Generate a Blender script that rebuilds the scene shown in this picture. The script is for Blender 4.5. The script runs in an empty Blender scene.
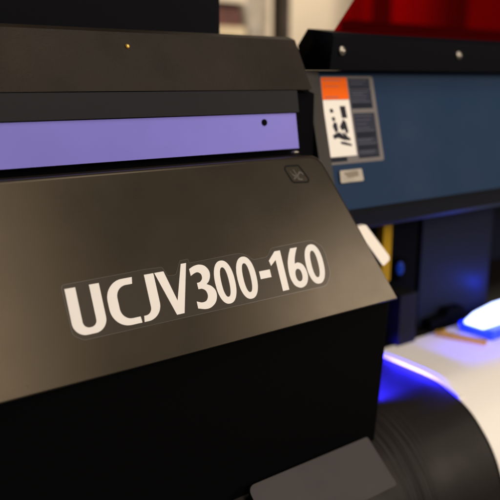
import bpy, bmesh, math, random
from mathutils import Vector, Matrix
from mathutils.geometry import tessellate_polygon

random.seed(4)
S = bpy.context.scene
COL = S.collection
H = 1.20                       # camera height above the floor; heights below are written relative to it
R = math.radians

# ------------------------------------------------------------------ materials
def mat(name, col, rough=0.5, metal=0.0, spec=0.5, bump=0.0, bscale=400.0, rvar=0.0, cvar=0.0,
        vscale=12.0, emit=None, estr=0.0, coat=0.0, wear=0.0, wearcol=None, tint=None):
    m = bpy.data.materials.new(name); m.use_nodes = True
    nt = m.node_tree; b = nt.nodes['Principled BSDF']
    b.inputs['Base Color'].default_value = (*col, 1)
    b.inputs['Roughness'].default_value = rough
    b.inputs['Metallic'].default_value = metal
    b.inputs['Specular IOR Level'].default_value = spec
    b.inputs['Coat Weight'].default_value = coat
    if tint: b.inputs['Specular Tint'].default_value = (*tint, 1)
    if emit:
        b.inputs['Emission Color'].default_value = (*emit, 1)
        b.inputs['Emission Strength'].default_value = estr
    tc = nt.nodes.new('ShaderNodeTexCoord')
    if bump:
        n = nt.nodes.new('ShaderNodeTexNoise'); n.inputs['Scale'].default_value = bscale
        n.inputs['Detail'].default_value = 4
        nt.links.new(tc.outputs['Object'], n.inputs['Vector'])
        bp = nt.nodes.new('ShaderNodeBump'); bp.inputs['Strength'].default_value = bump
        bp.inputs['Distance'].default_value = 0.001
        nt.links.new(n.outputs['Fac'], bp.inputs['Height'])
        nt.links.new(bp.outputs['Normal'], b.inputs['Normal'])
    if rvar:
        n = nt.nodes.new('ShaderNodeTexNoise'); n.inputs['Scale'].default_value = vscale
        n.inputs['Detail'].default_value = 6
        nt.links.new(tc.outputs['Object'], n.inputs['Vector'])
        mr = nt.nodes.new('ShaderNodeMapRange')
        mr.inputs['From Min'].default_value = 0.3; mr.inputs['From Max'].default_value = 0.7
        mr.inputs['To Min'].default_value = rough - rvar; mr.inputs['To Max'].default_value = rough + rvar
        nt.links.new(n.outputs['Fac'], mr.inputs['Value'])
        nt.links.new(mr.outputs['Result'], b.inputs['Roughness'])
    if cvar or wear:
        n = nt.nodes.new('ShaderNodeTexNoise'); n.inputs['Scale'].default_value = vscale * 1.7
        n.inputs['Detail'].default_value = 8
        nt.links.new(tc.outputs['Object'], n.inputs['Vector'])
        mx = nt.nodes.new('ShaderNodeMix'); mx.data_type = 'RGBA'
        lo = [c * (1 - cvar) for c in col]; hi = [min(1, c * (1 + cvar)) for c in col]
        mx.inputs['A'].default_value = (*lo, 1); mx.inputs['B'].default_value = (*hi, 1)
        mr = nt.nodes.new('ShaderNodeMapRange')
        mr.inputs['From Min'].default_value = 0.35; mr.inputs['From Max'].default_value = 0.65
        nt.links.new(n.outputs['Fac'], mr.inputs['Value'])
        nt.links.new(mr.outputs['Result'], mx.inputs['Factor'])
        out = mx.outputs['Result']
        if wear:
            n2 = nt.nodes.new('ShaderNodeTexNoise'); n2.inputs['Scale'].default_value = 900
            n2.inputs['Detail'].default_value = 2
            nt.links.new(tc.outputs['Object'], n2.inputs['Vector'])
            m2 = nt.nodes.new('ShaderNodeMapRange')
            m2.inputs['From Min'].default_value = 1 - wear; m2.inputs['From Max'].default_value = 1 - wear + 0.04
            nt.links.new(n2.outputs['Fac'], m2.inputs['Value'])
            mx2 = nt.nodes.new('ShaderNodeMix'); mx2.data_type = 'RGBA'
            mx2.inputs['B'].default_value = (*(wearcol or (0.2, 0.18, 0.15)), 1)
            nt.links.new(m2.outputs['Result'], mx2.inputs['Factor'])
            nt.links.new(out, mx2.inputs['A']); out = mx2.outputs['Result']
        nt.links.new(out, b.inputs['Base Color'])
    return m

M = dict(
    cover=mat('satin_dark_plastic', (0.018, 0.0153, 0.0128), 0.30, spec=0.265, bump=0.045, bscale=2200, rvar=0.035, vscale=14, cvar=0.08, tint=(1.0, 0.83, 0.60)),
    film=mat('clear_sticker_film', (0.026, 0.023, 0.021), 0.33, spec=0.22, rvar=0.015, tint=(1.0, 0.86, 0.68)),
    filmedge=mat('sticker_film_edge', (0.060, 0.053, 0.045), 0.3),
    letter=mat('cream_white_vinyl', (0.76, 0.75, 0.745), 0.5, spec=0.2, bump=0.05, bscale=900, cvar=0.02),
    emblem=mat('moulded_dark_mark', (0.004, 0.004, 0.004), 0.6, spec=0.1),
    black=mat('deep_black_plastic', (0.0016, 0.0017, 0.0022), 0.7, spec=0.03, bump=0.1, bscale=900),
    gap=mat('black_recess', (0.002, 0.002, 0.003), 0.8, spec=0.03),
    top=mat('grained_dark_cover', (0.017, 0.0125, 0.009), 0.6, spec=0.15, bump=0.4, bscale=420, rvar=0.05, cvar=0.3, vscale=7),
    trim=mat('grey_trim_plastic', (0.0080, 0.0085, 0.0125), 0.55, spec=0.12, bump=0.1, bscale=700),
    purple=mat('lavender_painted_rail', (0.195, 0.18, 0.63), 0.42, spec=0.10, bump=0.04, bscale=900, cvar=0.05, vscale=5),  # purple light on the aluminium rail, put into its base colour
    hood=mat('navy_painted_metal', (0.0055, 0.025, 0.070), 0.5, spec=0.07, bump=0.05, bscale=700, rvar=0.04),
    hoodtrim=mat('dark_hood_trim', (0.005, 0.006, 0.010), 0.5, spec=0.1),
    hoodend=mat('dark_brown_grey_plastic', (0.018, 0.016, 0.015), 0.5, spec=0.2, bump=0.1, bscale=600),
    apron=mat('brushed_dark_platen', (0.009, 0.0075, 0.0065), 0.52, spec=0.17, bump=0.15, bscale=500, rvar=0.05, cvar=0.1),
    tray=mat('grey_flap_plastic', (0.056, 0.052, 0.055), 0.65, spec=0.1, bump=0.1, bscale=700, cvar=0.06),
    paper=mat('white_print_media', (0.80, 0.78, 0.75), 0.55, bump=0.04, bscale=600),
    orange=mat('orange_label_print', (0.85, 0.13, 0.004), 0.5, spec=0.05),
    white=mat('white_label_print', (0.80, 0.78, 0.75), 0.5, spec=0.1, cvar=0.02),
    lgrey=mat('grey_label_film', (0.14, 0.13, 0.135), 0.45, spec=0.1),
    ldark=mat('dark_label_print', (0.006, 0.009, 0.020), 0.45, spec=0.05),
    lmid=mat('slate_label_print', (0.014, 0.020, 0.042), 0.45, spec=0.07),
    ink=mat('black_label_ink', (0.010, 0.011, 0.02), 0.5, spec=0.1),
    ink2=mat('grey_label_ink', (0.06, 0.065, 0.09), 0.5, spec=0.1),
    oink=mat('dark_orange_label_ink', (0.36, 0.05, 0.008), 0.5),
    tag=mat('beige_metal_tab', (0.30, 0.27, 0.225), 0.5, cvar=0.15, vscale=40),
    tagdark=mat('brown_tab_print', (0.14, 0.11, 0.07), 0.5),
    steel=mat('screw_steel', (0.24, 0.225, 0.20), 0.42, metal=1.0, rvar=0.05, vscale=300),
    brass=mat('brass_yellow', (0.80, 0.50, 0.10), 0.35, metal=0.6),
    yellow=mat('yellow_strip_paint', (0.42, 0.25, 0.003), 0.5, spec=0.1, cvar=0.08),
    lever=mat('white_lever_plastic', (0.74, 0.70, 0.65), 0.45),
    inner=mat('navy_inner_wall', (0.006, 0.008, 0.020), 0.6, spec=0.1, bump=0.1, bscale=200),
    innergrey=mat('inner_grey_block', (0.010, 0.010, 0.011), 0.6, spec=0.06),
    led=mat('blue_led', (0.004, 0.012, 0.06), 0.4, spec=0.1, emit=(0.01, 0.10, 1.0), estr=0.16),  # dim emission stands in for the blue glint reflected by the lens
    lens=mat('uv_lamp_glow', (0.5, 0.6, 1), 0.3, emit=(0.50, 0.64, 1.0), estr=3.2),
    lampblue=mat('uv_lamp_blue_housing', (0.01, 0.04, 0.6), 0.3, emit=(0.0, 0.05, 1.0), estr=0.5),  # blue emission on the lamp's base mimics the halo around the lamp
    gold=mat('tan_enamelled_metal', (0.40, 0.24, 0.002), 0.6, spec=0.02),
    case=mat('black_case_plastic', (0.0016, 0.0019, 0.0040), 0.55, spec=0.04, bump=0.1, bscale=400),
    wall=mat('warm_painted_wall', (0.72, 0.64, 0.53), 0.85, bump=0.3, bscale=60, cvar=0.03, vscale=2),
    floor=mat('grey_vinyl_floor', (0.24, 0.22, 0.20), 0.45, bump=0.1, bscale=60, cvar=0.15, vscale=3),
    shelf=mat('pale_shelf_board', (0.70, 0.60, 0.42), 0.6, cvar=0.08),
    carton=mat('dark_red_carton', (0.10, 0.036, 0.032), 0.7, cvar=0.15),
    wrap=mat('grey_wrapping_film', (0.36, 0.32, 0.27), 0.3, bump=0.6, bscale=25, cvar=0.2, vscale=9),
    post=mat('dark_brown_post', (0.040, 0.030, 0.024), 0.5, cvar=0.2),
)

def red_sheet():
    m = bpy.data.materials.new('red_tinted_acrylic'); m.use_nodes = True
    nt = m.node_tree; out = nt.nodes['Material Output']
    nt.nodes.remove(nt.nodes['Principled BSDF'])
    t = nt.nodes.new('ShaderNodeBsdfTransparent'); t.inputs['Color'].default_value = (0.62, 0.006, 0.014, 1)
    g = nt.nodes.new('ShaderNodeBsdfGlossy'); g.inputs['Roughness'].default_value = 0.05
    g.inputs['Color'].default_value = (1, 1, 1, 1)
    d = nt.nodes.new('ShaderNodeBsdfDiffuse'); d.inputs['Color'].default_value = (0.18, 0.002, 0.004, 1)
    a = nt.nodes.new('ShaderNodeMixShader'); a.inputs[0].default_value = 0.10
    b = nt.nodes.new('ShaderNodeMixShader'); b.inputs[0].default_value = 0.02
    nt.links.new(t.outputs[0], a.inputs[1]); nt.links.new(d.outputs[0], a.inputs[2])
    nt.links.new(a.outputs[0], b.inputs[1]); nt.links.new(g.outputs[0], b.inputs[2])
    nt.links.new(b.outputs[0], out.inputs['Surface'])
    return m
M['red'] = red_sheet()

# ------------------------------------------------------------------ objects
ORIG = {}
def thing(name, label, cat, loc, group=None):
    o = bpy.data.objects.new(name, None); COL.objects.link(o)
    o.location = loc; o.empty_display_size = 0.05
    o['label'] = label; o['category'] = cat
    if group: o['group'] = group
    ORIG[o] = Vector(loc); return o

def obj(name, bm, m, parent=None, label=None, cat=None, kind=None, smooth=False, base=None, group=None):
    """bmesh in scene coordinates (z relative to the camera height) -> one mesh object"""
    org = ORIG[parent] if parent else Vector(base or (0, 0, 0))
    off = Vector((0, 0, H)) - org
    for v in bm.verts: v.co += off
    bmesh.ops.recalc_face_normals(bm, faces=bm.faces) if not getattr(bm, 'flat', False) else None
    me = bpy.data.meshes.new(name); bm.to_mesh(me); bm.free()
    ms = m if isinstance(m, (list, tuple)) else [m]
    for x in ms: me.materials.append(x)
    if smooth:
        me.set_sharp_from_angle(angle=R(35))
        amax = max(p.area for p in me.polygons) if smooth == 'bevel' else 0
        for p in me.polygons: p.use_smooth = not (amax and p.area > 0.04 * amax)
    o = bpy.data.objects.new(name, me); COL.objects.link(o)
    if parent: o.parent = parent
    else: o.location = org
    ORIG[o] = org
    if label: o['label'] = label
    if cat: o['category'] = cat
    if kind: o['kind'] = kind
    if group: o['group'] = group
    return o

def bevel(bm, w, seg=2, edges=None, ang=25):
    es = edges or [e for e in bm.edges if len(e.link_faces) == 2 and e.calc_face_angle() > R(ang)]
    bmesh.ops.bevel(bm, geom=es, offset=w, segments=seg, profile=0.5, affect='EDGES', clamp_overlap=True)

def solid(bm, front, back, mi=0):
    """closed solid between two matching point loops"""
    a = [bm.verts.new(p) for p in front]; b = [bm.verts.new(p) for p in back]
    fs = [bm.faces.new(a), bm.faces.new(list(reversed(b)))]
    n = len(a)
    for i in range(n):
        fs.append(bm.faces.new((a[i], b[i], b[(i + 1) % n], a[(i + 1) % n])))
    for f in fs: f.material_index = mi
    return a, b

def prism_x(prof, x0, x1, bev=0.0, seg=2):
    """Y-Z profile run along X"""
    bm = bmesh.new()
    solid(bm, [(x0, y, z) for y, z in prof], [(x1, y, z) for y, z in prof])
    if bev: bevel(bm, bev, seg)
    return bm

def box(x0, x1, y0, y1, z0, z1, bev=0.0, bm=None, seg=2):
    own = bm is None
    bm = bm or bmesh.new()
    solid(bm, [(x0, y0, z0), (x1, y0, z0), (x1, y0, z1), (x0, y0, z1)],
          [(x0, y1, z0), (x1, y1, z0), (x1, y1, z1), (x0, y1, z1)])
    if bev and own: bevel(bm, bev, seg)
    return bm

def disc(c, n, r, h, seg=24, bm=None, dome=0.0, slot=False):
    """short round stud with a chamfered or domed head, axis n, base at c"""
    bm = bm or bmesh.new()
    n = Vector(n).normalized(); a = n.orthogonal().normalized(); b = n.cross(a); c = Vector(c)
    prev = None
    rings = [(1.0, 0.0), (1.0, h * 0.6), (0.92, h * 0.85), (0.8, h)]
    if dome: rings += [(0.55, h + dome * 0.6), (0.25, h + dome * 0.95)]
    for rr, hh in rings:
        ring = [bm.verts.new(c + n * hh + (a * math.cos(t) + b * math.sin(t)) * r * rr)
                for t in [2 * math.pi * k / seg for k in range(seg)]]
        if prev:
            for k in range(seg): bm.faces.new((prev[k], prev[(k + 1) % seg], ring[(k + 1) % seg], ring[k]))
        prev = ring
    bm.faces.new(prev)
    return bm

def rounded(pts, n=8):
    """polyline of (x, y[, radius]) -> points with rounded corners (closed=False)"""
    out = []
    for i, p in enumerate(pts):
        r = p[2] if len(p) > 2 else 0
        if r <= 0 or i in (0, len(pts) - 1): out.append(Vector(p[:2])); continue
        P = Vector(p[:2]); A = (Vector(pts[i - 1][:2]) - P).normalized(); B = (Vector(pts[i + 1][:2]) - P).normalized()
        ang = A.angle(B); d = r / math.tan(ang / 2)
        p0, p1 = P + A * d, P + B * d
        c = P + (A + B).normalized() * (r / math.sin(ang / 2))
        a0 = math.atan2(*(p0 - c).yx); a1 = math.atan2(*(p1 - c).yx); da = (a1 - a0 + math.pi) % (2 * math.pi) - math.pi
        out += [c + Vector((math.cos(a0 + da * k / n), math.sin(a0 + da * k / n))) * r for k in range(n + 1)]
    return out

def rounded_loop(pts, n=6):
    k = len(pts)
    ext = [pts[-1]] + list(pts) + [pts[0]]
    res = rounded([(p[0], p[1], p[2] if len(p) > 2 else 0) for p in ext], n)
    return res[1:-1]

# ------------------------------------------------------------------ tilted frames
TH = R(23.0)                                   # lean of the front cover
FO = Vector((0.3015, 0.4926, -0.1722))         # a point of the front cover's face
FX = Vector((1, 0, 0)); FV = Vector((0, math.sin(TH), math.cos(TH))); FN = Vector((0, -math.cos(TH), math.sin(TH)))
def face(u, v, n=0.0): return FO + FX * u + FV * v + FN * n
def hoodp(x, z, n=0.0):                         # a point on the hood panel (14 degrees lean)
    t = R(14)
    return Vector((x, 0.56 + (z + 0.145) * math.tan(t), z)) + Vector((0, -math.cos(t), math.sin(t))) * n

def poly(bm, loops, place, n, mi=0):
    """fill a flat polygon (first loop outside, further loops holes) in a tilted frame"""
    vs3 = [[Vector((p[0], p[1], 0)) for p in l] for l in loops]
    tris = tessellate_polygon(vs3)
    flat = [p for l in loops for p in l]
    vv = [bm.verts.new(place(p[0], p[1], n)) for p in flat]
    for t in tris:
        f = bm.faces.new([vv[i] for i in t]); f.material_index = mi

def plate(bm, loop, place, n0, n1, mi=0):
    solid(bm, [place(p[0], p[1], n1) for p in loop], [place(p[0], p[1], n0) for p in loop], mi)

# ------------------------------------------------------------------ setting
bm = bmesh.new(); box(-6, 8, -6, 2.9, -H - 0.1, -H, bm=bm)
obj('floor', bm, M['floor'], kind='structure')
bm = bmesh.new(); box(-3, 8, 2.6, 2.75, -H + 0.001, 1.8, bm=bm)
obj('wall', bm, M['wall'], kind='structure')

# ------------------------------------------------------------------ the printer
P = thing('wide_format_printer', 'large dark printer with white UCJV300-160 lettering, lavender rail and navy hood',
          'printer', (0.55, 0.75, 0))

# front cover: leaning trapezoid plate with a rounded upper corner
def uR(v): return 0.1805 + (0.107 - v) * 0.356
out = rounded_loop([(-0.9, -0.0565), (uR(-0.0565), -0.0565), (uR(0.1085), 0.1085, 0.018), (-0.9, 0.1085)], 8)
bm = bmesh.new()
# the edge rolls over through four rings (wider along the top than along the cut bottom edge)
ctr = Vector((0.0, 0.02))
rings = []
for k in range(6):
    a = math.pi / 2 * k / 5
    ring = []
    for p in out:
        w = 0.0012 + 0.0026 * min(1, max(0, (p.y + 0.05) / 0.14))
        q = Vector((p.x - (w * (1 - math.sin(a)) if p.x > 0 else 0), p.y + (w if p.y < 0 else -w) * (1 - math.sin(a))))
        ring.append(bm.verts.new(face(q.x, q.y, -w * (1 - math.cos(a)))))
    rings.append(ring)
rings.append([bm.verts.new(face(p.x, p.y) + Vector((0, 0.022, -0.002))) for p in out])
bm.faces.new(rings[0]); bm.faces.new(list(reversed(rings[-1])))
for A, B in zip(rings, rings[1:]):
    for i in range(len(A)):
        j = (i + 1) % len(A); bm.faces.new((A[i], B[i], B[j], A[j]))
cover = obj('front_cover', bm, M['cover'], P, smooth='bevel')

mm = 0.001
def fp(u, v, n=0.0): return face(u * mm, v * mm, n * mm)
# clear film the lettering is printed on
film = rounded_loop([(-117.5, 20.3, 3), (-57.6, 21.0), (-46, 21.4, 2), (-27.6, 20.6, 3), (-24, 12.4, 2), (-16.6, 12.0, 2), (-9.8, 23.4, 1.5),
                     (-1.0, 23.8, 1.5), (-0.6, 20.0), (60, 21.2, 20), (66, 12.5, 6), (83, 13.0, 6), (90, 20.5, 6), (142, 21.4, 12), (154.5, 12, 14), (155.5, -16, 14), (146, -26.3, 9), (-108, -25.6, 7), (-116.5, -20, 6)], 5)
bm = bmesh.new(); plate(bm, film, fp, 0.02, 0.16)
sheet = obj('model_sticker', bm, M['film'], P)
bm = bmesh.new()
def inset(loop, d):
    res = []
    n = len(loop)
    for i in range(n):
        a, b, c = loop[i - 1], loop[i], loop[(i + 1) % n]
        e1 = (b - a); e2 = (c - b)
        if e1.length < 1e-6: e1 = e2
        if e2.length < 1e-6: e2 = e1
        n1 = Vector((-e1.y, e1.x)).normalized(); n2 = Vector((-e2.y, e2.x)).normalized()
        m_ = (n1 + n2)
        m_ = m_.normalized() if m_.length > 1e-6 else n1
        res.append(b + m_ * d)
    return res
def band(bm, A, B, place, n, closed=False, mi=0):
    va = [bm.verts.new(place(p[0], p[1], n)) for p in A]; vb = [bm.verts.new(place(p[0], p[1], n)) for p in B]
    k = len(A)
    for i in range(k if closed else k - 1):
        j = (i + 1) % k
        f = bm.faces.new((va[i], va[j], vb[j], vb[i])); f.material_index = mi
band(bm, film, inset(film, -0.35), fp, 0.20, True)
obj('film_rim', bm, M['filmedge'], sheet)

# lettering, millimetres on the cover's face
B0, T0 = -21.9, 16.7
def arcs(c, hw, hh, e=2.25, n=56):
    res = []
    for k in range(n):
        t = 2 * math.pi * k / n; x, y = math.cos(t), math.sin(t)
        res.append(Vector((c[0] + hw * math.copysign(abs(x) ** (2 / e), x), c[1] + hh * math.copysign(abs(y) ** (2 / e), y))))
    return res
def spline(pts, n=7):
    """Catmull-Rom through the points, open"""
    q = [Vector(p) for p in pts]; q = [q[0] * 2 - q[1]] + q + [q[-1] * 2 - q[-2]]
    res = []
    for i in range(1, len(q) - 2):
        a, b, c, d = q[i - 1:i + 3]
        for k in range(n):
            t = k / n
            res.append(0.5 * ((2 * b) + (c - a) * t + (2 * a - 5 * b + 4 * c - d) * t * t + (3 * b - a - 3 * c + d) * t ** 3))
    res.append(q[-2]); return res
bm = bmesh.new(); ZN = 0.24
# U
band(bm, rounded([(-115.2, T0), (-115.2, B0, 11), (-86.5, B0, 11), (-86.5, T0)], 10),
     rounded([(-106.4, T0), (-106.4, -16.6, 5.2), (-94.9, -16.6, 5.2), (-94.9, T0)], 10), fp, ZN)
# C
band(bm, rounded([(-57.2, T0), (-82.4, T0, 16), (-82.4, B0, 16), (-56.6, B0)], 12),
     rounded([(-58.2, 11.2), (-73.6, 11.2, 9.5), (-73.6, -16.7, 9.5), (-57.0, -16.7)], 12), fp, ZN)
# J
band(bm, rounded([(-37.1, T0), (-37.1, B0, 13.5), (-54.6, B0)], 12), rounded([(-46.0, T0), (-46.0, -16.9, 6.2), (-53.8, -16.9)], 12), fp, ZN)
# V
poly(bm, [[(-36.3, T0), (-23.8, B0), (-16.4, B0), (-4.0, 20.4), (-9.4, 20.4), (-20.3, -10.2), (-27.4, T0)]], fp, ZN)
# 3
three = (spline([(-2.4, 14.6), (2.5, 16.5), (8.2, 17.0), (13.6, 15.0), (16.9, 10.4), (16.9, 5.6), (14.6, 1.2), (11.6, -1.2)])
         + spline([(12.0, -1.5), (16.0, -3.8), (19.0, -8.0), (19.2, -13.2), (16.4, -18.6), (11.0, -22.0), (5.0, -22.5), (-2.3, -20.6)])
         + spline([(-2.2, -14.4), (3.0, -16.2), (7.6, -15.4), (10.1, -11.6), (9.3, -7.0), (6.0, -4.5), (2.2, -4.2)])
         + spline([(2.2, 1.4), (5.4, 1.8), (8.2, 4.4), (8.2, 8.2), (5.4, 10.5), (2.0, 10.2), (-2.3, 8.4)]))
poly(bm, [three], fp, ZN)
# zeros
for cx in (31.0, 55.2):
    band(bm, arcs((cx, -2.7), 10.6, 19.8), arcs((cx, -2.7), 4.1, 13.6, 2.3), fp, ZN, True)
band(bm, arcs((138.0, -2.7), 11.2, 19.9), arcs((138.0, -2.7), 4.4, 13.5, 2.3), fp, ZN, True)
# hyphen, 1
poly(bm, [[(69.9, 0.7), (69.9, -6.7), (82.6, -6.7), (82.6, 0.7)]], fp, ZN)
poly(bm, [[(99.6, B0), (99.6, T0), (93.0, T0), (83.9, 8.9), (85.0, 3.6), (91.9, 8.4), (91.9, B0)]], fp, ZN)
# 6
six = (spline([(112.2, T0), (108.4, 10.6), (105.4, 3.6), (104.1, -4.0), (104.4, -12.0), (107.6, -19.2), (114.4, -22.6), (121.4, -20.6), (125.4, -14.4), (125.6, -7.6), (122.8, -1.0), (117.6, 1.9), (113.4, 1.4)])
       + spline([(113.5, 1.8), (115.0, 6.6), (117.4, 11.4), (120.6, T0)]))
poly(bm, [six, list(reversed(arcs((115.2, -10.2), 4.0, 6.2, 2.2, 36)))], fp, ZN)
obj('lettering', bm, M['letter'], sheet)

# moulded mark in the cover's upper corner
bm = bmesh.new()
q = rounded_loop([(129.8, 97.6, 2), (147.6, 97.2, 2), (157.6, 80.8, 2), (136.4, 82.2, 3)], 5)
band(bm, q, inset(q, 1.9), fp, 0.25, True)
s = spline([(135, 94), (138, 90), (143, 88.5), (147, 92), (151.5, 90)], 6); band(bm, s, [p + Vector((0.5, -2.2)) for p in s], fp, 0.25, False, 1)
s = spline([(138, 85.5), (141.5, 87.4), (143.5, 85.2), (149, 84.2)], 6); band(bm, s, [p + Vector((0.4, -1.9)) for p in s], fp, 0.25, False, 1)
poly(bm, [[(139, 94.5), (140.6, 94.5), (145.6, 85.0), (144.0, 85.0)]], fp, 0.28, 1)
obj('moulded_mark', bm, [M['emblem'], M['filmedge']], cover)

# black box below the cover
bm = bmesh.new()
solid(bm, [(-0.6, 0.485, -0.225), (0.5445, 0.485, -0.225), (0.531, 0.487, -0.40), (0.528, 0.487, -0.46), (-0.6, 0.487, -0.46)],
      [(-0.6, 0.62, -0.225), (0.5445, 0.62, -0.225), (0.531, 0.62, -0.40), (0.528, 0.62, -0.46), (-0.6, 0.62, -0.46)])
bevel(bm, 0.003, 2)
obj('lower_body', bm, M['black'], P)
# recess behind the rail and cover
bm = prism_x([(0.572, -0.24), (0.572, -0.012), (0.60, -0.004), (0.66, -0.004), (0.66, -0.24)], -0.6, 0.505)
obj('inner_frame', bm, M['gap'], P)

t10 = math.tan(R(10))
ry = lambda z, d=0.0: 0.555 + (z + 0.07) * t10 + d
bm = prism_x([(ry(-0.0675), -0.0675), (ry(-0.0315), -0.0315), (ry(-0.0315, 0.014), -0.0315), (ry(-0.0675, 0.014), -0.0675)], -0.6, 0.471, 0.0012, 2)
rail = obj('accent_rail', bm, M['purple'], P, smooth='bevel')
nrm = Vector((0, -math.cos(R(10)), math.sin(R(10))))
sc = Vector((0.4285, ry(-0.0398), -0.0398))
bm = disc(sc, nrm, 0.0033, 0.0012, 20)
obj('screw', bm, M['gap'], rail, smooth=True)
bm = bmesh.new(); disc((0.4535, 0.5425, -0.0705), (0.2, -0.9, 0.3), 0.0022, 0.003, 16, bm, dome=0.0015)
bmesh.ops.scale(bm, vec=(1.9, 1, 1), space=Matrix.Translation((-0.4535, -0.5425, 0.0705)), verts=bm.verts)
obj('latch_pin', bm, M['steel'], P, smooth=True)

bm = prism_x([(ry(-0.0305, -0.002), -0.0305), (ry(-0.0085, -0.002), -0.0085), (0.60, -0.0085), (0.60, -0.0305)], -0.6, 0.474, 0.001, 2)
obj('grey_trim', bm, M['trim'], P, smooth='bevel')
bm = prism_x([(0.5665, -0.0078), (0.5962, 0.0440), (0.606, 0.0475), (1.02, 0.0475), (1.02, -0.0078)], -0.6, 0.497, 0.003, 3)
topc = obj('top_cover', bm, M['top'], P, smooth='bevel')
n30 = Vector((0, -math.cos(R(30)), math.sin(R(30))))
bm = disc((0.2935, 0.5888, 0.0312), n30, 0.0021, 0.0014, 18, dome=0.0008)
obj('screw', bm, M['brass'], topc, smooth=True)

# hood: navy panel
def hy(z): return 0.56 + (z + 0.145) * math.tan(R(14))
bm = prism_x([(hy(0.012), 0.012), (hy(-0.143), -0.143), (hy(-0.143) + 0.016, -0.143), (hy(0.012) + 0.016, 0.012)], 0.5335, 1.70, 0.0015, 2)
hood = obj('hood_panel', bm, M['hood'], P, smooth='bevel')
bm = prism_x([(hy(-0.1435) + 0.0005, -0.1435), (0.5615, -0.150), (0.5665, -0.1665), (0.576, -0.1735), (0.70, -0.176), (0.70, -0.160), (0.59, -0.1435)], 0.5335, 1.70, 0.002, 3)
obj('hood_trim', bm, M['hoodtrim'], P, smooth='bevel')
bm = prism_x([(hy(0.012) - 0.0015, 0.012), (hy(-0.172) - 0.0005, -0.160), (0.585, -0.172), (0.600, -0.076), (0.631, 0.012)], 0.515, 0.5328, 0.002, 2)
obj('hood_end_cap', bm, M['hoodend'], P, smooth='bevel')
# black clamp bar on the hood's upper edge
bprof = [(0.5790, 0.0128), (0.5740, 0.048), (0.5775, 0.0525), (0.617, 0.0585), (0.634, 0.041), (0.6295, 0.0128)]
bm = prism_x(bprof, 0.533, 1.70, 0.0015, 2)
bar = obj('clamp_bar', bm, M['case'], P, smooth='bevel')
for sx, sz in ((0.5480, 0.0335), (0.7520, 0.0330)):
    y = 0.5790 - (sz - 0.0128) * (0.005 / 0.0352)
    bm = disc((sx, y + 0.0005, sz), (0, -1, 0.14), 0.0052, 0.0022, 24, dome=0.0016)
    obj('screw', bm, M['steel'], bar, smooth=True)
# red window above the bar
tw = R(28)
def wp(x, s, n=0.0):
    return Vector((x, 0.596, 0.056)) + Vector((0, math.sin(tw), math.cos(tw))) * s + Vector((0, -math.cos(tw), math.sin(tw))) * n
w = rounded_loop([(0.549, -0.004), (1.70, -0.004), (1.70, 0.30), (0.895, 0.30, 0.02)], 5)
bm = bmesh.new(); plate(bm, w, wp, 0, 0.003)
obj('tinted_window', bm, M['red'], P)

# warning label on the hood
def hp(x, z, n=0.0): return hoodp(x, z, n * mm)
bm = bmesh.new()
lx = lambda z: 0.0
plate(bm, rounded_loop([(0.5352, 0.0065, .003), (0.6195, 0.0065, .003), (0.6205, -0.0915, .003), (0.5300, -0.0915, .003)], 4), hp, 0.05, 0.18)
lab = obj('warning_label', bm, M['lgrey'], P)
bm = bmesh.new()
poly(bm, [[(0.5365, 0.0050), (0.5760, 0.0050), (0.5755, -0.0195), (0.5350, -0.0195)]], hp, 0.24)
obj('orange_block', bm, M['orange'], lab)
bm = bmesh.new()
for z, x0, x1, hgt in ((0.0022, 0.539, 0.566, .0012), (-0.0045, 0.541, 0.562, .0009), (-0.0160, 0.539, 0.560, .0016)):
    poly(bm, [[(x0, z), (x1, z), (x1, z - hgt), (x0, z - hgt)]], hp, 0.30)
obj('warning_text', bm, M['oink'], lab)
bm = bmesh.new()
poly(bm, [[(0.5350, -0.0200), (0.5755, -0.0200), (0.5765, -0.0830), (0.5320, -0.0830)]], hp, 0.24)
obj('white_block', bm, M['white'], lab)
bm = bmesh.new()   # pictogram: a hand caught under a moving bar
def ps(pts, n=0.30): poly(bm, [pts], hp, n)
ps([(0.5590, -0.0270), (0.5680, -0.0270), (0.5690, -0.0405), (0.5605, -0.0405)])
ps([(0.5430, -0.0300), (0.5475, -0.0295), (0.5490, -0.0335), (0.5440, -0.0345)])
ps([(0.5440, -0.0395), (0.5490, -0.0385), (0.5500, -0.0425), (0.5460, -0.0440)])
ps([(0.5440, -0.0490), (0.5475, -0.0440), (0.5515, -0.0460), (0.5520, -0.0540), (0.5480, -0.0570)], .31)
ps([(0.5550, -0.0500), (0.5620, -0.0415), (0.5660, -0.0450), (0.5680, -0.0560), (0.5640, -0.0590), (0.5620, -0.0530), (0.5580, -0.0545)], .32)
ps([(0.5425, -0.0590), (0.5530, -0.0555), (0.5600, -0.0600), (0.5690, -0.0630), (0.5695, -0.0660), (0.5590, -0.0650), (0.5500, -0.0620), (0.5440, -0.0635)], .33)
ps([(0.5530, -0.0665), (0.5600, -0.0670), (0.5700, -0.0700), (0.5705, -0.0725), (0.5600, -0.0705), (0.5535, -0.0690)], .34)
ps([(0.5570, -0.0560), (0.5610, -0.0570), (0.5665, -0.0620), (0.5640, -0.0635), (0.5600, -0.0600)], .35)
obj('pictogram', bm, M['ink'], lab)
bm = bmesh.new()
ps2 = lambda a, b, c, d, n, mi: poly(bm, [[(a, c), (b, c), (b, d), (a, d)]], hp, n, mi)
ps2(0.5780, 0.6130, 0.0040, -0.0080, .24, 0); ps2(0.5780, 0.6135, -0.0084, -0.0305, .24, 0); ps2(0.5790, 0.6142, -0.0355, -0.0868, .24, 0)
for z, x0, x1, hgt in ((-0.0062, .579, .611, .0016), (-0.0245, .579, .612, .005), (-0.0575, .580, .612, .006), (-0.0725, .580, .612, .005), (-0.0840, .580, .612, .0024)):
    ps2(x0, x1, z, z - hgt, .30, 1)
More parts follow.
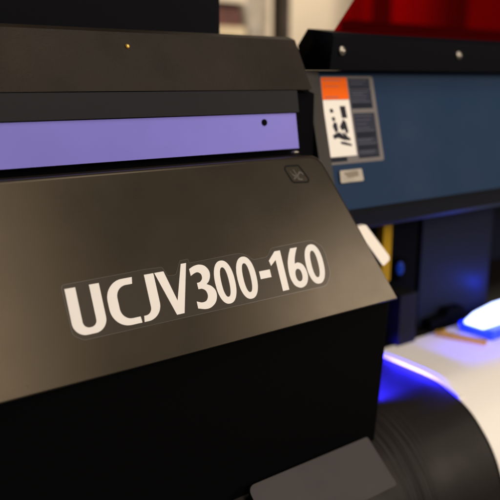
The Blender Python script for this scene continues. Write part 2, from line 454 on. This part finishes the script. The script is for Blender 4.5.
ps2(0.5323, 0.5600, -0.0838, -0.0888, .31, 1)
for z, x0, x1 in ((0.0020, .580, .608), (-0.0110, .580, .609), (-0.0155, .580, .606), (-0.0190, .580, .604), (-0.0220, .580, .610), (-0.0385, .581, .609), (-0.0550, .581, .610), (-0.0650, .581, .606), (-0.0700, .581, .611), (-0.0785, .581, .608), (-0.0015, .581, .602), (-0.013, .581, .600), (-0.043, .582, .606), (-0.0475, .582, .600), (-0.052, .582, .604), (-0.067, .582, .603), (-0.0805, .582, .605)):
    ps2(x0, x1, z, z - .0011, .36, 2)
obj('label_text', bm, [M['lmid'], M['ldark'], M['ink2']], lab)

# small tab under the label
bm = bmesh.new()
plate(bm, rounded_loop([(0.5440, -0.0985, .002), (0.5790, -0.0985, .002), (0.5800, -0.1125, .002), (0.5430, -0.1125, .002)], 4), hp, 0.1, 2.2)
bevel(bm, 0.0006, 2)
tab = obj('metal_tab', bm, M['tag'], P)
bm = bmesh.new(); poly(bm, [[(0.549, -0.1015), (0.572, -0.1005), (0.573, -0.1065), (0.556, -0.1075)]], hp, 2.26)
obj('tab_print', bm, M['tagdark'], tab)

# curved apron and platen
base = [(1.02, -0.379), (0.80, -0.379), (0.70, -0.379), (0.62, -0.379), (0.5756, -0.379), (0.5480, -0.3793), (0.5223, -0.3815), (0.4978, -0.3900), (0.4738, -0.4028),
        (0.4580, -0.4166), (0.4416, -0.4352), (0.4280, -0.4587), (0.4180, -0.488), (0.4130, -0.53), (0.412, -0.60), (0.412, -0.72)]
cur = [Vector(p) for p in base[:4]] + spline(base[3:], 5)[1:]
def offset(c, d):
    res = []
    for i, p in enumerate(c):
        t = (c[min(i + 1, len(c) - 1)] - c[max(i - 1, 0)]).normalized()
        res.append(p + Vector((t.y, -t.x)) * d)
    return res
def curved(xs, d_out, d_in, ripple=None, c=cur):
    """shell following the apron's profile between two offsets"""
    bm = bmesh.new(); rows = []
    for x in xs:
        do = d_out + (ripple(x) if ripple else 0)
        o_ = offset(c, do); i_ = offset(c, d_in)
        rows.append([bm.verts.new((x, p.x, p.y)) for p in o_] + [bm.verts.new((x, p.x, p.y)) for p in reversed(i_)])
    n = len(rows[0])
    for a, b in zip(rows, rows[1:]):
        for k in range(n): bm.faces.new((a[k], a[(k + 1) % n], b[(k + 1) % n], b[k]))
    bm.faces.new(rows[0]); bm.faces.new(rows[-1])
    return bm
SG = -1 if offset(cur, 1)[2].y < cur[2].y else 1       # outward sign
def rip(x):
    a = max(0.0, min(1, (x - 0.531) / 0.006, (0.600 - x) / 0.045)) * (0.7 + 0.3 * math.sin(x * 310))
    return SG * 0.0011 * a * math.sin((x - 0.53) * 2 * math.pi / 0.0088 + 1.1 * math.sin(x * 260))
xs = [-0.6, 0.0, 0.30, 0.45, 0.50] + [0.515 + 0.0013 * k for k in range(90)] + [0.64, 0.66, 0.685]
obj('front_apron', curved(xs, 0, -SG * 0.012, rip), M['apron'], P, smooth=True)
obj('platen', curved([0.6855, 1.1, 1.70], -SG * 0.0008, -SG * 0.012), M['apron'], P, smooth=True)
# grey flap lying against the apron
def flp(x, s, n=0.0):
    d = Vector((0, -0.737, -0.677)); nn = Vector((0, -0.677, 0.737))
    return Vector((x, 0.479, -0.381)) + d * s + nn * n
bm = bmesh.new()
plate(bm, rounded_loop([(0.348, 0, .008), (0.512, 0, .003), (0.516, 0.058, .003), (0.348, 0.058, .008)], 5), flp, -0.004, 0.0)
bevel(bm, 0.0012, 3)
for x in (0.38, 0.47):
    solid(bm, [flp(x, .018, -.004), flp(x + .02, .018, -.004), flp(x + .02, .040, -.004), flp(x, .040, -.004)],
          [flp(x, .018, -.018), flp(x + .02, .018, -.018), flp(x + .02, .040, -.018), flp(x, .040, -.018)])
obj('paper_flap', bm, M['tray'], P, smooth='bevel')

# inside of the printing bay
obj('bay_wall', box(0.55, 1.70, 0.86, 0.90, -0.378, -0.05, 0.002), M['inner'], P)
obj('bay_column', box(0.733, 0.800, 0.665, 0.72, -0.378, -0.177, 0.004), M['gap'], P)
bm = disc((0.7555, 0.664, -0.268), (0, -1, 0), 0.0165, 0.014, 28)
lampring = obj('sensor_housing', bm, M['gap'], P, smooth=True)
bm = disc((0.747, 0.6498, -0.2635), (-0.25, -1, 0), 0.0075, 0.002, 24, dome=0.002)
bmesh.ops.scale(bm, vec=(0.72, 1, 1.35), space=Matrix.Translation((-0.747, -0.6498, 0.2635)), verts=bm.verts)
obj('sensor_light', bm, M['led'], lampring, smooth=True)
obj('bay_side_plate', box(0.690, 0.7325, 0.664, 0.68, -0.378, -0.1765, 0.001), M['gap'], P)
obj('bay_block', box(0.735, 0.772, 0.635, 0.664, -0.3785, -0.300, 0.003), M['innergrey'], P)
obj('yellow_strip', box(0.7090, 0.7265, 0.650, 0.662, -0.279, -0.176, 0.001), M['yellow'], P)
bm = bmesh.new()
lev = rounded_loop([(0.5466, -0.1600, .003), (0.5635, -0.1588, .004), (0.5890, -0.1990, .004), (0.5735, -0.2055, .003)], 4)
lean = lambda z: 0.535 + (z + 0.18) * math.tan(R(24))
solid(bm, [(p.x, lean(p.y), p.y) for p in lev], [(p.x, lean(p.y) + 0.006, p.y) for p in lev]); bevel(bm, 0.0012, 2)
solid(bm, [(0.560, 0.543, -0.178), (0.568, 0.543, -0.178), (0.578, 0.543, -0.192), (0.570, 0.543, -0.192)],
      [(0.560, 0.66, -0.178), (0.568, 0.66, -0.178), (0.578, 0.66, -0.192), (0.570, 0.66, -0.192)])
obj('release_lever', bm, M['lever'], P, smooth='bevel')
# print carriage inside the bay
pcar = thing('print_carriage', 'dark navy print carriage panel standing behind the glowing lamp under the hood', 'carriage', (0.9, 0.73, H - 0.377))
obj('body', box(0.814, 0.990, 0.667, 0.80, -0.374, -0.10, 0.004), M['inner'], pcar)
obj('side_cover', box(0.775, 0.8125, 0.675, 0.80, -0.374, -0.10, 0.004), M['innergrey'], pcar)
bm = bmesh.new()
prof_b = [(0.824, -0.372), (0.905, -0.372), (0.905, -0.352), (0.868, -0.350), (0.860, -0.360), (0.824, -0.362)]
solid(bm, [(x, 0.648, z) for x, z in prof_b], [(x, 0.666, z) for x, z in prof_b]); bevel(bm, 0.0015, 2)
obj('bracket', bm, M['gap'], pcar)
# added dark bar behind the red window, makes its foot fade darker
obj('rear_rail', box(0.990, 1.70, 1.02, 1.048, -0.0085, 0.118, 0.006), M['case'], P)
# machine body and stand below the frame
obj('rear_body', box(-0.6, 1.70, 0.905, 1.05, -0.60, -0.009, 0.006), M['case'], P)
obj('lower_cabinet', box(-0.58, 1.68, 0.50, 1.0, -0.80, -0.47, 0.006), M['black'], P)
for x in (-0.4, 1.5):
    obj('leg', box(x, x + 0.08, 0.70, 0.80, -H + 0.06, -0.80, 0.004), M['case'], P)
    obj('foot', box(x - 0.02, x + 0.10, 0.45, 1.05, -H + 0.001, -H + 0.06, 0.006), M['case'], P)

# ------------------------------------------------------------------ things in and on the printer
pc = [p for p in cur if p.x < 0.72 and p.y > -0.70]
pc = [Vector((0.642, -0.379))] + [p for p in pc if p.x < 0.64]
bm = curved([0.6900 + 0.02 * k for k in range(49)], SG * 0.0012, SG * 0.0002, lambda x: SG * 0.0004 * (1 + math.sin(x * 37)) * 0.5, pc)
obj('media_sheet', bm, M['paper'], None, 'white sheet of print media curving down over the dark platen', 'paper', smooth=True, base=(1.1, 0.6, H - 0.379))

gp = [p for p in cur if 0.490 < p.x < 0.63]
obj('edge_guard', curved([0.6880, 0.6910, 0.6990], SG * 0.0048, SG * 0.0013, None, [Vector((0.645, -0.379))] + gp), M['paper'], P, smooth='bevel')  # added strip that catches the blue light and keeps it off the media

u = thing('uv_lamp', 'low glowing blue-white lamp sitting just above the white media', 'lamp', (0.96, 0.6, H - 0.377))
bm = bmesh.new()
prof = rounded_loop([(0.866, -0.3765, .003), (1.09, -0.3765, .003), (1.09, -0.3619, .005), (0.860, -0.3619, .005)], 4)
solid(bm, [(p.x, 0.566, p.y) for p in prof], [(p.x, 0.625, p.y) for p in prof]); bevel(bm, 0.001, 2)
obj('housing', bm, M['lampblue'], u, smooth=True)
bm = bmesh.new()
prof = rounded_loop([(0.846, -0.3615, .003), (1.08, -0.3615, .01), (1.08, -0.339, .012), (0.925, -0.341, .04), (0.878, -0.3475, .03)], 6)
solid(bm, [(p.x, 0.580, p.y) for p in prof], [(p.x, 0.612, p.y) for p in prof]); bevel(bm, 0.004, 3)
obj('lens', bm, M['lens'], u, smooth=True)

bm = bmesh.new()
prof = [(0.8140, 0.632), (0.8230, 0.634), (0.8360, 0.600), (0.8490, 0.564), (0.8400, 0.561), (0.8270, 0.594)]
solid(bm, [(x, y, -0.3774) for x, y in prof], [(x, y, -0.3705) for x, y in prof]); bevel(bm, 0.0015, 2)
disc((0.822, 0.622, -0.3706), (0, 0, 1), 0.0045, 0.004, 16, bm)
obj('media_clamp', bm, M['gold'], None, 'small bronze metal clamp lying on the white media beside the glowing lamp', 'clamp', smooth='bevel', base=(0.832, 0.597, H - 0.3774))

c = thing('equipment_case', 'black boxy case resting on top of the printer at the upper left', 'case', (0, 0.8, H + 0.0478))
bm = box(-0.45, 0.4455, 0.665, 0.95, 0.0482, 0.34, 0.004, seg=3)
obj('body', bm, M['case'], c, smooth='bevel')
for x in (-0.42, 0.40):
    obj('rubber_foot', disc((x, 0.70, 0.0476), (0, 0, 1), 0.012, 0.0035, 16), M['gap'], c)

# ------------------------------------------------------------------ far side of the room
sh = thing('wall_shelf', 'pale shelf unit on the far wall holding a dark red carton', 'shelf', (1.2, 2.4, 0))
obj('shelf_board', box(0.75, 1.592, 2.20, 2.58, 0.166, 0.200, 0.003), M['shelf'], sh)
obj('shelf_board', box(0.75, 1.592, 2.20, 2.58, 0.286, 0.330, 0.003), M['wall'], sh)
obj('side_panel', box(0.72, 0.7495, 2.20, 2.58, -H + 0.002, 0.60, 0.003), M['shelf'], sh)
obj('side_panel', box(1.575, 1.598, 2.30, 2.58, -H + 0.002, 0.1655, 0.003), M['shelf'], sh)
cb = thing('carton', 'dark red carton lying on the pale shelf by the far wall', 'box', (1.45, 2.35, H + 0.2))
obj('body', box(1.32, 1.578, 2.215, 2.50, 0.2005, 0.272, 0.003), M['carton'], cb)
obj('lid', box(1.316, 1.582, 2.211, 2.504, 0.2725, 0.280, 0.002), M['post'], cb)
# wrapped roll standing on the floor
bm = bmesh.new(); prev = None
for k in range(60):
    z = -H + 0.002 + k * 1.75 / 59
    ring = []
    for j in range(40):
        a = 2 * math.pi * j / 40
        rr = 0.070 + 0.006 * math.sin(3 * a + k * 0.5) * math.sin(k * 0.33) + 0.004 * math.sin(7 * a + k * 0.9)
        ring.append(bm.verts.new((1.680 + rr * math.cos(a), 2.30 + rr * math.sin(a), z)))
    if prev:
        for j in range(40): bm.faces.new((prev[j], prev[(j + 1) % 40], ring[(j + 1) % 40], ring[j]))
    else: bm.faces.new(ring)
    prev = ring
bm.faces.new(prev)
obj('wrapped_roll', bm, M['wrap'], None, 'tall roll in crinkled grey wrapping standing between the shelf and a dark post', 'roll', smooth=True, base=(1.68, 2.3, 0.002))
def post(x0, x1, y, label):
    t_ = thing('upright_post', label, 'post', ((x0 + x1) / 2, y + 0.03, 0), 'dark upright posts by the far wall')
    obj('shaft', box(x0, x1, y, y + 0.06, -H + 0.02, 1.6, 0.004), M['post'], t_)
    obj('base_plate', box(x0 - 0.03, x1 + 0.03, y - 0.03, y + 0.09, -H + 0.001, -H + 0.0195, 0.002), M['post'], t_)
post(1.765, 1.808, 2.20, 'dark brown post beside the crinkled grey roll, left of the red window')
post(2.370, 2.440, 2.25, 'dark post seen through the red window, nearer its left edge')
post(2.880, 2.985, 2.25, 'wide dark post seen through the red window towards the right edge of the photo')

# ------------------------------------------------------------------ light
W = bpy.data.worlds.new('World'); S.world = W; W.use_nodes = True
bg = W.node_tree.nodes['Background']; bg.inputs['Color'].default_value = (1.0, 0.86, 0.70, 1); bg.inputs['Strength'].default_value = 0.012

def lamp(name, kind, loc, energy, col, size=0.1, sizey=None, target=None):
    l = bpy.data.lights.new(name, kind); l.energy = energy; l.color = col
    if kind == 'AREA':
        l.size = size
        if sizey: l.shape = 'RECTANGLE'; l.size_y = sizey
    else: l.shadow_soft_size = size
    o = bpy.data.objects.new(name, l); COL.objects.link(o)
    o.location = Vector(loc) + Vector((0, 0, H))
    if target: o.rotation_euler = (Vector(target) - Vector(loc)).to_track_quat('-Z', 'Y').to_euler()
    return o
WARM = (1.0, 0.85, 0.69)
lamp('room_lamp_right', 'AREA', (2.1, -1.0, 0.36), 22, WARM, 0.75, 0.45, (0.5, 0.48, -0.15))
lamp('room_lamp_left', 'AREA', (0.46, -1.45, 0.86), 28, WARM, 0.5, 1.15, (0.1, 0.48, -0.15))
lamp('ceiling_lamp', 'AREA', (0.9, -0.3, 1.5), 16, (1.0, 0.87, 0.73), 0.8, 0.8, (0.6, 0.5, -0.2))
lamp('far_room_lamp', 'AREA', (2.0, 1.45, 1.35), 27, (1.0, 0.84, 0.64), 0.6, 0.6, (1.9, 2.4, 0.2))
lamp('uv_glow', 'POINT', (0.965, 0.650, -0.328), 0.16, (0.01, 0.05, 1.0), 0.01)
lamp('uv_glow_near', 'AREA', (0.562, 0.574, -0.3700), 2.6, (0.02, 0.015, 1.0), 0.085, 0.008, (0.69, 0.570, -0.392)).data.spread = R(36)

# ------------------------------------------------------------------ camera
cd = bpy.data.cameras.new('camera'); cam = bpy.data.objects.new('camera', cd); COL.objects.link(cam)
cam.location = (0, 0, H); cam.rotation_euler = (R(90 - 13.7415), 0, -math.atan2(0.5911, 0.8066))
cd.sensor_width = 36; cd.lens = 36 * 687 / 500; cd.clip_start = 0.02; cd.clip_end = 60
cd.dof.use_dof = True; cd.dof.focus_distance = 0.60; cd.dof.aperture_fstop = 4.1; cd.dof.aperture_blades = 0
S.camera = cam
S.view_settings.view_transform = 'Standard'; S.view_settings.look = 'None'; S.view_settings.gamma = 1
S.view_settings.exposure = 0
S.cycles.use_denoising = True
